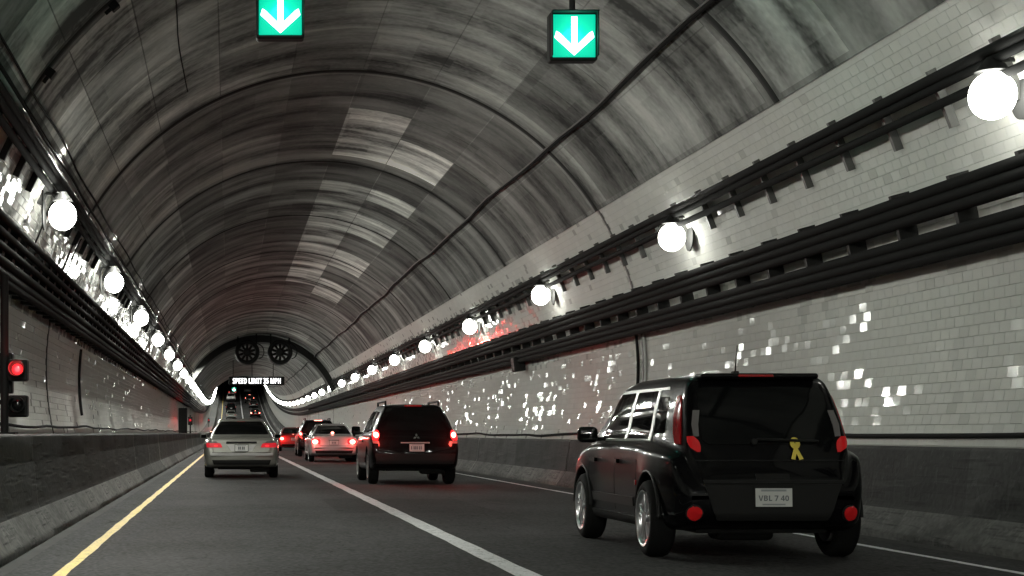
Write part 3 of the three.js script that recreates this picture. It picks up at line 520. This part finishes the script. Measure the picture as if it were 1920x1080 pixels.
const plateMats = [[], [[14, 18, 10, 30], [34, 18, 11, 30], [48, 18, 11, 30], [62, 18, 11, 30], [80, 18, 11, 30], [96, 18, 11, 30]], [[30, 18, 12, 30], [46, 18, 12, 30], [68, 18, 12, 30], [84, 18, 12, 30]]]
  .map((m, i) => std(lin(0.8), 0.4, 0, { map: plateTex(m, i ? '' : 'VBL 7 40') }));
function addPlate(car, x, y, z, k, tilt = 0) {
  const g = new THREE.Group(); g.name = 'number_plate'; g.position.set(x, y, z); g.rotation.x = tilt; car.add(g);
  part('plate_frame', rbox(0.325, 0.175, 0.012, 0.004, 0, 0, -0.004), M.clad, g); part('plate', new THREE.PlaneGeometry(0.305, 0.152).translate(0, 0, 0.004), plateMats[k], g);
}
const addMirrors = (car, S, x, y, u, mat, w = 0.19, h = 0.15) => { for (const s of [-1, 1]) { const g = part('mirror', merge([rbox(w, h, 0.12, 0.05, s * (x + w / 2), y, -u, 4), rbox(0.12, 0.035, 0.05, 0.012, s * (x - 0.03), y - h * 0.28, -u - 0.02)]), mat, car); part('mirror_glass', rbox(w * 0.8, h * 0.76, 0.012, 0.005, s * (x + w / 2), y, -u + 0.058), M.glass, g); } };
function glow(car, x, y, z, cd, r = 3) { const l = new THREE.PointLight(lin(1, 0.07, 0.05), cd, 0, 2); l.name = 'tail_lamp_light'; l.position.set(x, y, z); l.castShadow = true; l.shadow.radius = r; car.add(l); }

// -- boxy hatchback
function makeHatch(car) {
  const S = { length: 4.12, width: 1.78, wheel: 0.335, rim: 0.235, axles: [0.72, 3.29], bottomY: 0.24, inset: -0.01, tuck: 0.875, muffler: -0.1,
    top: [[0, 0.70], [0.03, 0.755], [0.10, 0.93], [0.17, 1.10], [0.26, 1.30], [0.37, 1.49], [0.43, 1.56], [0.52, 1.585], [1.2, 1.60], [2.0, 1.60], [2.6, 1.555], [2.95, 1.38], [3.35, 1.10], [3.6, 1.04], [3.95, 0.95], [4.08, 0.84], [4.12, 0.72]],
    belt: [[0, 0.62], [0.06, 0.70], [0.16, 0.86], [0.3, 0.90], [0.8, 0.94], [1.3, 0.97], [2, 0.98], [3, 0.96], [4.12, 0.70]],
    roof: [[0, 0.58], [0.06, 0.60], [0.12, 0.655], [0.3, 0.625], [0.45, 0.605], [1.2, 0.625], [2.2, 0.615], [2.9, 0.62], [3.35, 0.70], [4.12, 0.62]],
    plan: [[0, 0.76], [0.03, 0.81], [0.08, 0.86], [0.2, 0.915], [0.42, 0.965], [0.72, 0.985], [1.2, 0.965], [2.6, 0.965], [3.29, 1.0], [3.7, 0.97], [3.98, 0.88], [4.12, 0.70]],
    bottom: [[0, 0.40], [0.05, 0.33], [0.2, 0.28], [0.5, 0.24], [3.7, 0.22], [4.0, 0.25], [4.12, 0.34]] };
  const shell = bodyShape(S), patch = patcher(shell);
  const body = part('body', carve(shell, S), P.black, car);
  part('rear_window', patch([[0.985, -0.50, 0.50], [1.02, -0.55, 0.55], [1.2, -0.555, 0.555], [1.42, -0.535, 0.535], [1.475, -0.50, 0.50]], 20, 'z', 1, 0.006), M.glass, car);
  for (const s of [-1, 1]) {
    const p = (rows, n, pr, mat, name, dp) => part(name, patch(rows, n, 'x', s, pr, 4, dp), mat, car);
    p([[1.03, 2.02, 2.96], [1.2, 2.0, 2.84], [1.4, 1.98, 2.66], [1.455, 1.975, 2.58]], 10, 0.004, M.glass, 'side_window');
    p([[1.03, 1.16, 1.90], [1.2, 1.145, 1.89], [1.4, 1.13, 1.88], [1.455, 1.13, 1.87]], 8, 0.004, M.glass, 'side_window');
    p([[1.08, 0.66, 1.03], [1.25, 0.70, 1.03], [1.40, 0.76, 1.02]], 6, 0.004, M.glass, 'side_window');
    p([[1.02, 1.905, 2.015], [1.46, 1.875, 1.97]], 2, 0.007, M.satin, 'pillar_sheen'); p([[1.02, 1.05, 1.14], [1.46, 1.045, 1.125]], 2, 0.007, M.satin, 'pillar_sheen');  // grey colour stands for light reflected in black gloss pillars
    p([[1.458, 0.80, 2.58], [1.485, 0.84, 2.52]], 16, 0.007, M.satin, 'window_trim', 0.01); p([[1.005, 1.05, 2.98], [1.025, 1.05, 2.96]], 16, 0.006, M.satin, 'window_trim', 0.01);
    p([[0.80, 1.80, 1.98], [0.835, 1.80, 1.98]], 4, 0.03, P.black, 'door_handle'); p([[0.80, 2.72, 2.90], [0.835, 2.72, 2.90]], 4, 0.03, P.black, 'door_handle');
    for (const [u0, u1] of [[1.985, 1.965], [1.12, 1.16], [3.02, 2.98]]) p([[0.36, u0, u0 + 0.008], [1.0, u1, u1 + 0.008]], 1, 0.0025, M.rubber, 'door_seam', 0.01);
    p([[0.42, 1.22, 2.82], [0.50, 1.22, 2.86]], 12, 0.016, M.clad, 'side_moulding'); p([[0.26, 1.16, 2.86], [0.33, 1.16, 2.88]], 12, 0.02, M.clad, 'sill');
    p([[0.615, 1.115, 1.165], [0.66, 1.115, 1.165]], 2, 0.012, M.redOff, 'side_marker');
    // flared arch lips
    for (const u of S.axles) { const t = new THREE.TorusGeometry(S.wheel + 0.062, 0.016, 8, 32, Math.PI * 0.98).rotateZ(0.01 * Math.PI).rotateY(Math.PI / 2).translate(s * (S.width / 2 * (u < 2 ? 0.97 : 0.985)), S.wheel + 0.015, -u); part('arch_lip', t, M.clad, car); }
    // lamps: a tall hooked cluster on each rear corner
    const o = (y, a, b) => [y, Math.min(s * a, s * b), Math.max(s * a, s * b)];
    const smooth = (rows, n) => { const a = curve(rows.map((q) => [q[0], q[1]])), b = curve(rows.map((q) => [q[0], q[2]])); return range(rows[0][0], rows[rows.length - 1][0], (rows[rows.length - 1][0] - rows[0][0]) / n).map((y) => [y, a(y), b(y)]); };
    const lamp = part('tail_lamp', patch(smooth([[0.92, 0.575, 0.60], [0.96, 0.57, 0.655], [1.01, 0.58, 0.665], [1.05, 0.62, 0.662]].map(([y, a, b]) => o(y, a, b)), 8), 8, 'z', 1, 0.012, 1), M.redGlint, car);
    part('side_strip', patch(smooth([[0.985, 0.24, 0.33], [1.08, 0.27, 0.41], [1.2, 0.325, 0.465], [1.31, 0.385, 0.50], [1.40, 0.44, 0.52]], 14), 8, 'x', s, 0.012, 1), M.redOff, lamp);
    part('inner_lens', patch([o(1.05, 0.572, 0.618), o(1.15, 0.567, 0.622), o(1.27, 0.54, 0.595)], 5, 'z', 1, 0.010), M.clearLens, lamp);
    const disc = (rr) => Array.from({ length: 9 }, (_, k) => { const y = -Math.cos(k * Math.PI / 8) * rr, w = Math.sqrt(Math.max(rr * rr - y * y, 1e-5)); return [0.415 + y, s * 0.645 - w, s * 0.645 + w]; });
    part('reflector_ring', patch(disc(0.068), 10, 'z', 1, 0.010, 2), M.clad, car); part('fog_reflector', patch(disc(0.054), 10, 'z', 1, 0.022, 2), M.reflector, car);
  }
  part('bumper_panel', patch([[0.36, -0.46, 0.46], [0.44, -0.50, 0.50], [0.57, -0.54, 0.54], [0.655, -0.57, 0.57]], 24, 'z', 1, 0.02), M.clad, car);
  part('bumper_lip', patch([[0.66, -0.58, 0.58], [0.69, -0.58, 0.58]], 24, 'z', 1, 0.03, 2), M.clad, car);
  part('tailgate_handle', patch([[0.69, -0.14, 0.14], [0.735, -0.14, 0.14]], 6, 'z', 1, 0.016), M.dark, car);
  part('tailgate_seam', patch([[0.845, -0.62, 0.62], [0.855, -0.62, 0.62]], 20, 'z', 1, 0.003, 1), M.dark, car);
  part('spoiler', merge([rbox(1.0, 0.05, 0.24, 0.024, 0, 1.566, -0.44, 4)]), P.black, car);
  part('brake_lamp', rbox(0.30, 0.022, 0.02, 0.008, -0.04, 1.568, -0.318), M.redOff, car);
  const wip = part('wiper', merge([new THREE.CapsuleGeometry(0.012, 0.5, 4, 8).rotateZ(Math.PI / 2 - 0.03).translate(0.16, 1.02, -0.105), new THREE.CylinderGeometry(0.025, 0.025, 0.04, 12).rotateX(Math.PI / 2).translate(-0.12, 1.01, -0.11)]), M.dark, car);
  part('antenna', merge([new THREE.CylinderGeometry(0.004, 0.008, 0.24, 8).translate(0, 0.12, 0).rotateX(0.25).translate(-0.16, 1.60, -0.50), rbox(0.05, 0.03, 0.09, 0.012, -0.16, 1.60, -0.5)]), M.dark, car);
  // ribbon sticker
  const rb = new THREE.Shape(); rb.absellipse(0, 0.055, 0.042, 0.055, 0, Math.PI * 2); const hole = new THREE.Path(); hole.absellipse(0, 0.060, 0.004, 0.008, 0, Math.PI * 2); rb.holes.push(hole);
  const leg = (s) => { const q = new THREE.Shape(); q.moveTo(s * -0.022, 0.03); q.lineTo(s * 0.012, 0.02); q.lineTo(s * 0.052, -0.088); q.lineTo(s * 0.018, -0.098); q.closePath(); return new THREE.ShapeGeometry(q); };
  const rg = merge([new THREE.ShapeGeometry(rb, 16), leg(1).translate(0, 0, 0.001), leg(-1).translate(0, 0, 0.002)]); rg.rotateX(-0.42).translate(0.22, 0.945, -0.082);
  part('ribbon_sticker', rg, M.ribbon, car);
  addPlate(car, 0.0, 0.545, 0.026, 0, -0.05); addMirrors(car, S, 0.84, 1.065, 2.78, P.black, 0.2, 0.16); addWheels(car, S, 10);
  return S;
}
// -- tall wagon with roof rails
function makeSuv(car, body = P.maroonBlack, lamp = M.redHot, detail = true) {
  const S = { length: 4.75, width: 1.87, wheel: 0.37, rim: 0.235, axles: [0.92, 3.67], bottomY: 0.30, rimMat: detail ? M.satin : M.rim, muffler: 0.4,
    top: [[0, 0.78], [0.03, 0.86], [0.08, 1.0], [0.15, 1.14], [0.30, 1.42], [0.42, 1.60], [0.50, 1.665], [0.62, 1.685], [1.4, 1.70], [2.2, 1.70], [2.7, 1.66], [3.2, 1.38], [3.55, 1.16], [3.8, 1.09], [4.4, 0.99], [4.66, 0.84], [4.75, 0.70]],
    belt: [[0, 0.72], [0.1, 0.95], [0.3, 1.07], [3, 1.02], [4.75, 0.70]],
    roof: [[0, 0.76], [0.1, 0.78], [0.3, 0.68], [0.5, 0.62], [1.4, 0.635], [2.4, 0.62], [3.2, 0.68], [3.6, 0.74], [4.75, 0.62]],
    plan: [[0, 0.86], [0.03, 0.92], [0.08, 0.955], [0.25, 0.985], [0.6, 1], [3.7, 1], [4.3, 0.95], [4.6, 0.86], [4.75, 0.70]],
    bottom: [[0, 0.46], [0.05, 0.40], [0.3, 0.33], [0.7, 0.28], [4.2, 0.26], [4.6, 0.3], [4.75, 0.4]] };
  const shell = bodyShape(S), patch = patcher(shell); part('body', carve(shell, S), body, car);
  part('rear_window', patch([[1.13, -0.74, 0.74], [1.3, -0.70, 0.70], [1.5, -0.62, 0.62], [1.60, -0.57, 0.57]], 20, 'z'), M.glass, car);
  for (const s of [-1, 1]) {
    const p = (rows, n, pr, mat, name) => part(name, patch(rows, n, 'x', s, pr), mat, car);
    p([[1.10, 2.15, 3.2], [1.35, 2.12, 2.92], [1.55, 2.10, 2.62]], 10, 0.004, M.glass, 'side_window'); p([[1.10, 1.22, 2.05], [1.35, 1.2, 2.04], [1.55, 1.2, 2.02]], 8, 0.004, M.glass, 'side_window'); p([[1.12, 0.5, 1.1], [1.35, 0.6, 1.08], [1.53, 0.72, 1.07]], 8, 0.004, M.glass, 'side_window');
    p([[0.88, 1.9, 2.1], [0.92, 1.9, 2.1]], 4, 0.03, body, 'door_handle'); p([[0.45, 1.4, 3.1], [0.56, 1.4, 3.15]], 12, 0.015, M.clad, 'side_moulding');
    const o = (y, a, b) => [y, Math.min(s * a, s * b), Math.max(s * a, s * b)];
    const l = part('tail_lamp', patch([o(0.93, 0.78, 0.875), o(1.0, 0.74, 0.885), o(1.08, 0.74, 0.865), o(1.14, 0.76, 0.82)], 6, 'z', 1, 0.014), lamp === M.redHot ? M.redMid : M.redOff, car);
    if (lamp) part('bulb', patch(roundRows(s, 0.80, 1.035, 0.05, 0.06), 8, 'z', 1, 0.024, 2), lamp, l);
    part('lower_lens', patch([o(0.86, 0.76, 0.87), o(0.92, 0.77, 0.88)], 5, 'z', 1, 0.012), M.clearLens, car);
    part('roof_rail', merge([new THREE.CapsuleGeometry(0.022, 1.8, 4, 10).rotateX(Math.PI / 2).translate(s * 0.56, 1.745, -1.55), box(0.04, 0.09, 0.07, s * 0.56, 1.70, -0.68), box(0.04, 0.09, 0.07, s * 0.56, 1.70, -2.4)]), M.darkMetal, car);
  }
  part('bumper_panel', patch([[0.44, -0.80, 0.80], [0.62, -0.83, 0.83], [0.655, -0.83, 0.83]], 20, 'z', 1, 0.02), M.clad, car);
  part('tailgate_trim', patch([[0.865, -0.3, 0.3], [0.89, -0.3, 0.3]], 10, 'z', 1, 0.014), M.satin, car);
  part('brake_lamp', rbox(0.36, 0.03, 0.03, 0.01, 0, 1.655, -0.455), lamp && !detail ? M.redHot : M.redOff, car);
  if (detail) { const e = []; for (let k = 0; k < 3; k++) { const q = new THREE.Shape(); q.moveTo(0, 0); q.lineTo(0.024, 0.038); q.lineTo(0, 0.078); q.lineTo(-0.024, 0.038); q.closePath(); e.push(new THREE.ExtrudeGeometry(q, { depth: 0.008, bevelEnabled: false }).rotateZ(k * Math.PI * 2 / 3)); }
    part('emblem', merge(e).rotateX(-0.45).translate(0.03, 1.0, -0.07), M.chrome, car); }
  addPlate(car, 0.03, 0.775, 0.012, 1, -0.15); addMirrors(car, S, 0.90, 1.14, 3.05, detail ? P.black : body, 0.2, 0.19); addWheels(car, S, 10);
  return S;
}
// -- saloon
function makeSedan(car, body, lamp, bulb, style = 0) {
  const S = { length: 4.8, width: 1.82, wheel: 0.32, rim: 0.215, axles: [1.02, 3.85], bottomY: 0.22, tuck: 0.9, muffler: 0.45,
    top: [[0, 0.66], [0.025, 0.78], [0.06, 0.92], [0.12, 0.975], [0.3, 0.985], [0.75, 1.0], [1.0, 1.12], [1.35, 1.30], [1.75, 1.41], [2.1, 1.44], [2.5, 1.44], [2.9, 1.38], [3.3, 1.18], [3.6, 1.02], [3.9, 0.97], [4.5, 0.85], [4.72, 0.72], [4.8, 0.58]],
    belt: [[0, 0.58], [0.06, 0.84], [0.2, 0.88], [1, 0.92], [3.4, 0.90], [4.8, 0.58]],
    roof: [[0, 0.66], [0.1, 0.72], [0.6, 0.73], [1.0, 0.70], [1.5, 0.60], [2.1, 0.575], [2.6, 0.575], [3.2, 0.64], [3.6, 0.72], [4.8, 0.6]],
    plan: [[0, 0.80], [0.03, 0.88], [0.08, 0.925], [0.25, 0.965], [0.7, 0.995], [1.2, 1], [3.8, 1], [4.4, 0.93], [4.66, 0.82], [4.8, 0.64]],
    bottom: [[0, 0.38], [0.05, 0.30], [0.3, 0.25], [0.7, 0.22], [4.3, 0.19], [4.65, 0.22], [4.8, 0.32]] };
  const shell = bodyShape(S), patch = patcher(shell); part('body', carve(shell, S), body, car);
  part('rear_window', patch([[1.05, -0.66, 0.66], [1.10, -0.645, 0.645], [1.22, -0.59, 0.59], [1.335, -0.52, 0.52], [1.36, -0.48, 0.48]], 20, 'z', 1, 0.006), M.glass, car);
  for (const s of [-1, 1]) {
    const p = (rows, n, pr, mat, name) => part(name, patch(rows, n, 'x', s, pr), mat, car);
    p([[0.985, 2.2, 3.1], [1.15, 2.18, 2.95], [1.32, 2.16, 2.72]], 10, 0.004, M.glass, 'side_window'); p([[0.985, 1.25, 2.1], [1.15, 1.3, 2.09], [1.32, 1.5, 2.08]], 8, 0.004, M.glass, 'side_window');
    p([[0.80, 1.9, 2.08], [0.83, 1.9, 2.08]], 4, 0.028, body, 'door_handle');
    const o = (y, a, b) => [y, Math.min(s * a, s * b), Math.max(s * a, s * b)];
    const l = part('tail_lamp', style ? patch([o(0.66, 0.52, 0.80), o(0.72, 0.50, 0.825), o(0.82, 0.50, 0.82), o(0.86, 0.54, 0.80)], 8, 'z', 1, 0.012) : patch([o(0.735, 0.46, 0.815), o(0.78, 0.47, 0.835), o(0.825, 0.50, 0.83), o(0.84, 0.54, 0.82)], 8, 'z', 1, 0.012), lamp, car);
    if (bulb) part('bulb', patch(style ? roundRows(s, 0.69, 0.755, 0.11, 0.085) : roundRows(s, 0.61, 0.775, 0.05, 0.022), 8, 'z', 1, 0.022, 2), bulb, l);
    if (!style) part('upper_lens', patch([o(0.842, 0.56, 0.81), o(0.885, 0.60, 0.77)], 6, 'z', 1, 0.012), M.clearLens, l);
  }
  part('trunk_handle', patch(style ? [[0.80, -0.2, 0.2], [0.83, -0.2, 0.2]] : [[0.83, -0.37, 0.37], [0.875, -0.36, 0.36]], 10, 'z', 1, 0.016), style ? M.chrome : M.dark, car);
  if (!style) part('plate_recess', patch([[0.655, -0.25, 0.25], [0.80, -0.34, 0.34]], 10, 'z', 1, 0.010), M.satin, car);
  part('bumper_strip', patch([[0.545, -0.74, 0.74], [0.605, -0.75, 0.75]], 20, 'z', 1, 0.03), style ? body : M.satin, car);
  part('bumper_seam', patch([[0.612, -0.70, 0.70], [0.622, -0.70, 0.70]], 20, 'z', 1, 0.004, 1), M.dark, car);
  part('bumper_skirt', patch([[0.33, -0.66, 0.66], [0.44, -0.70, 0.70]], 16, 'z', 1, 0.014), M.dark, car);
  part('brake_lamp', style ? new THREE.SphereGeometry(0.055, 16, 10).scale(1.1, 0.8, 0.5).translate(0, 1.09, -0.86) : rbox(0.2, 0.02, 0.02, 0.006, 0, 1.36, -1.52), bulb === M.redHot ? M.redHot : M.redOff, car);
  addPlate(car, 0, 0.725, 0.022, style ? 2 : 2, -0.12); addMirrors(car, S, 0.86, 1.0, 3.0, style ? body : P.silver, 0.17, 0.12); addWheels(car, S, 10);
  return S;
}
function car(name, label, x, d, make, turn = 0) {
  const g = thing(name, label, 'car', [x, elev(d), -d], turn); g.rotation.order = 'YXZ';
  const sl = (elev(d + 2) - elev(d - 2)) / 4; g.rotation.x = Math.atan(sl); make(g); return g;
}
car('black_hatchback', 'boxy black hatchback with a yellow ribbon sticker in the right lane', 4.52, 13.75, (c) => makeHatch(c), 0);
const suvCar = car('black_suv', 'black tall wagon with lit brake lamps and roof rails ahead of the hatchback', 3.86, 34.3, (c) => { makeSuv(c); glow(c, -0.8, 1.03, 0.18, 1.5); glow(c, 0.8, 1.03, 0.18, 1.5); });
const merc = car('silver_saloon', 'silver saloon with dim tail lamps ahead in the left lane', 0.29, 39.3, (c) => { makeSedan(c, P.silver, M.redDim, M.redMid, 0); });
const whiteCar = car('pale_saloon', 'pale saloon glowing with bright brake lamps, second in the right lane', 3.86, 61, (c) => { makeSedan(c, P.white, M.redMid, M.redHot, 1); glow(c, -0.69, 0.75, 0.2, 1.6); glow(c, 0.69, 0.75, 0.2, 1.6); });
const suv2 = car('dark_suv', 'dark tall wagon with a long lit brake bar on its roof, beyond the pale saloon', 4.05, 75, (c) => { makeSuv(c, P.black, M.redHot, false); glow(c, -0.8, 1.03, 0.18, 2.5); glow(c, 0.8, 1.03, 0.18, 2.5); });
const redCar = car('red_saloon', 'red saloon with lit brake lamps in the right lane beside the silver saloon', 3.78, 97, (c) => { makeSedan(c, P.red, M.redMid, M.redHot, 1); glow(c, -0.69, 0.75, 0.2, 1.6); glow(c, 0.69, 0.75, 0.2, 1.6); });
// the queue on the far slope: copies, repainted
function far(src, name, label, x, d, mat, hot) {
  const g = src.clone(); for (const l of [...g.children]) if (l.isLight) g.remove(l);
  g.name = numbered(name); tag(g, label, 'car', 'cars on the far slope'); g.position.set(x, elev(d), -d); g.rotation.x = Math.atan((elev(d + 2) - elev(d - 2)) / 4); scene.add(g);
  g.traverse((o) => { if (o.name === 'body') o.material = mat; if (o.name === 'tail_lamp' || o.name === 'bulb' || (o.name === 'brake_lamp')) o.material = hot ? (o.name === 'tail_lamp' ? M.redMid : M.redHot) : M.redOff; });
}
far(merc, 'distant_saloon', 'silver car just above the roof of the silver saloon, lowest on the far slope', 0.3, 268, P.silver, false);
far(suv2, 'distant_suv', 'dark tall car in the left lane of the far slope, below the pale van', 0.3, 292, P.black, false);
far(suv2, 'distant_van', 'pale van in the left lane halfway up the far slope', 0.35, 326, P.pale, false);
far(merc, 'distant_saloon', 'dark car with a red lamp topmost in the left lane of the far slope', 0.6, 345, P.grey, true);
far(redCar, 'distant_saloon', 'dark car with red lamps lowest in the right lane of the far slope', 4.35, 276, P.black, true);
far(merc, 'distant_saloon', 'black car in the middle of the right lane of the far slope', 4.5, 306, P.black, false);
far(suv2, 'distant_suv', 'dark tall car with two red lamps in the right lane of the far slope', 3.95, 322, P.black, true);
far(merc, 'distant_saloon', 'grey car in the right lane of the far slope, second from the top', 3.9, 352, P.grey, false);
far(suv2, 'distant_van', 'grey van topmost in the right lane of the far slope', 3.9, 372, P.pale, false);

renderer.render(scene, camera);
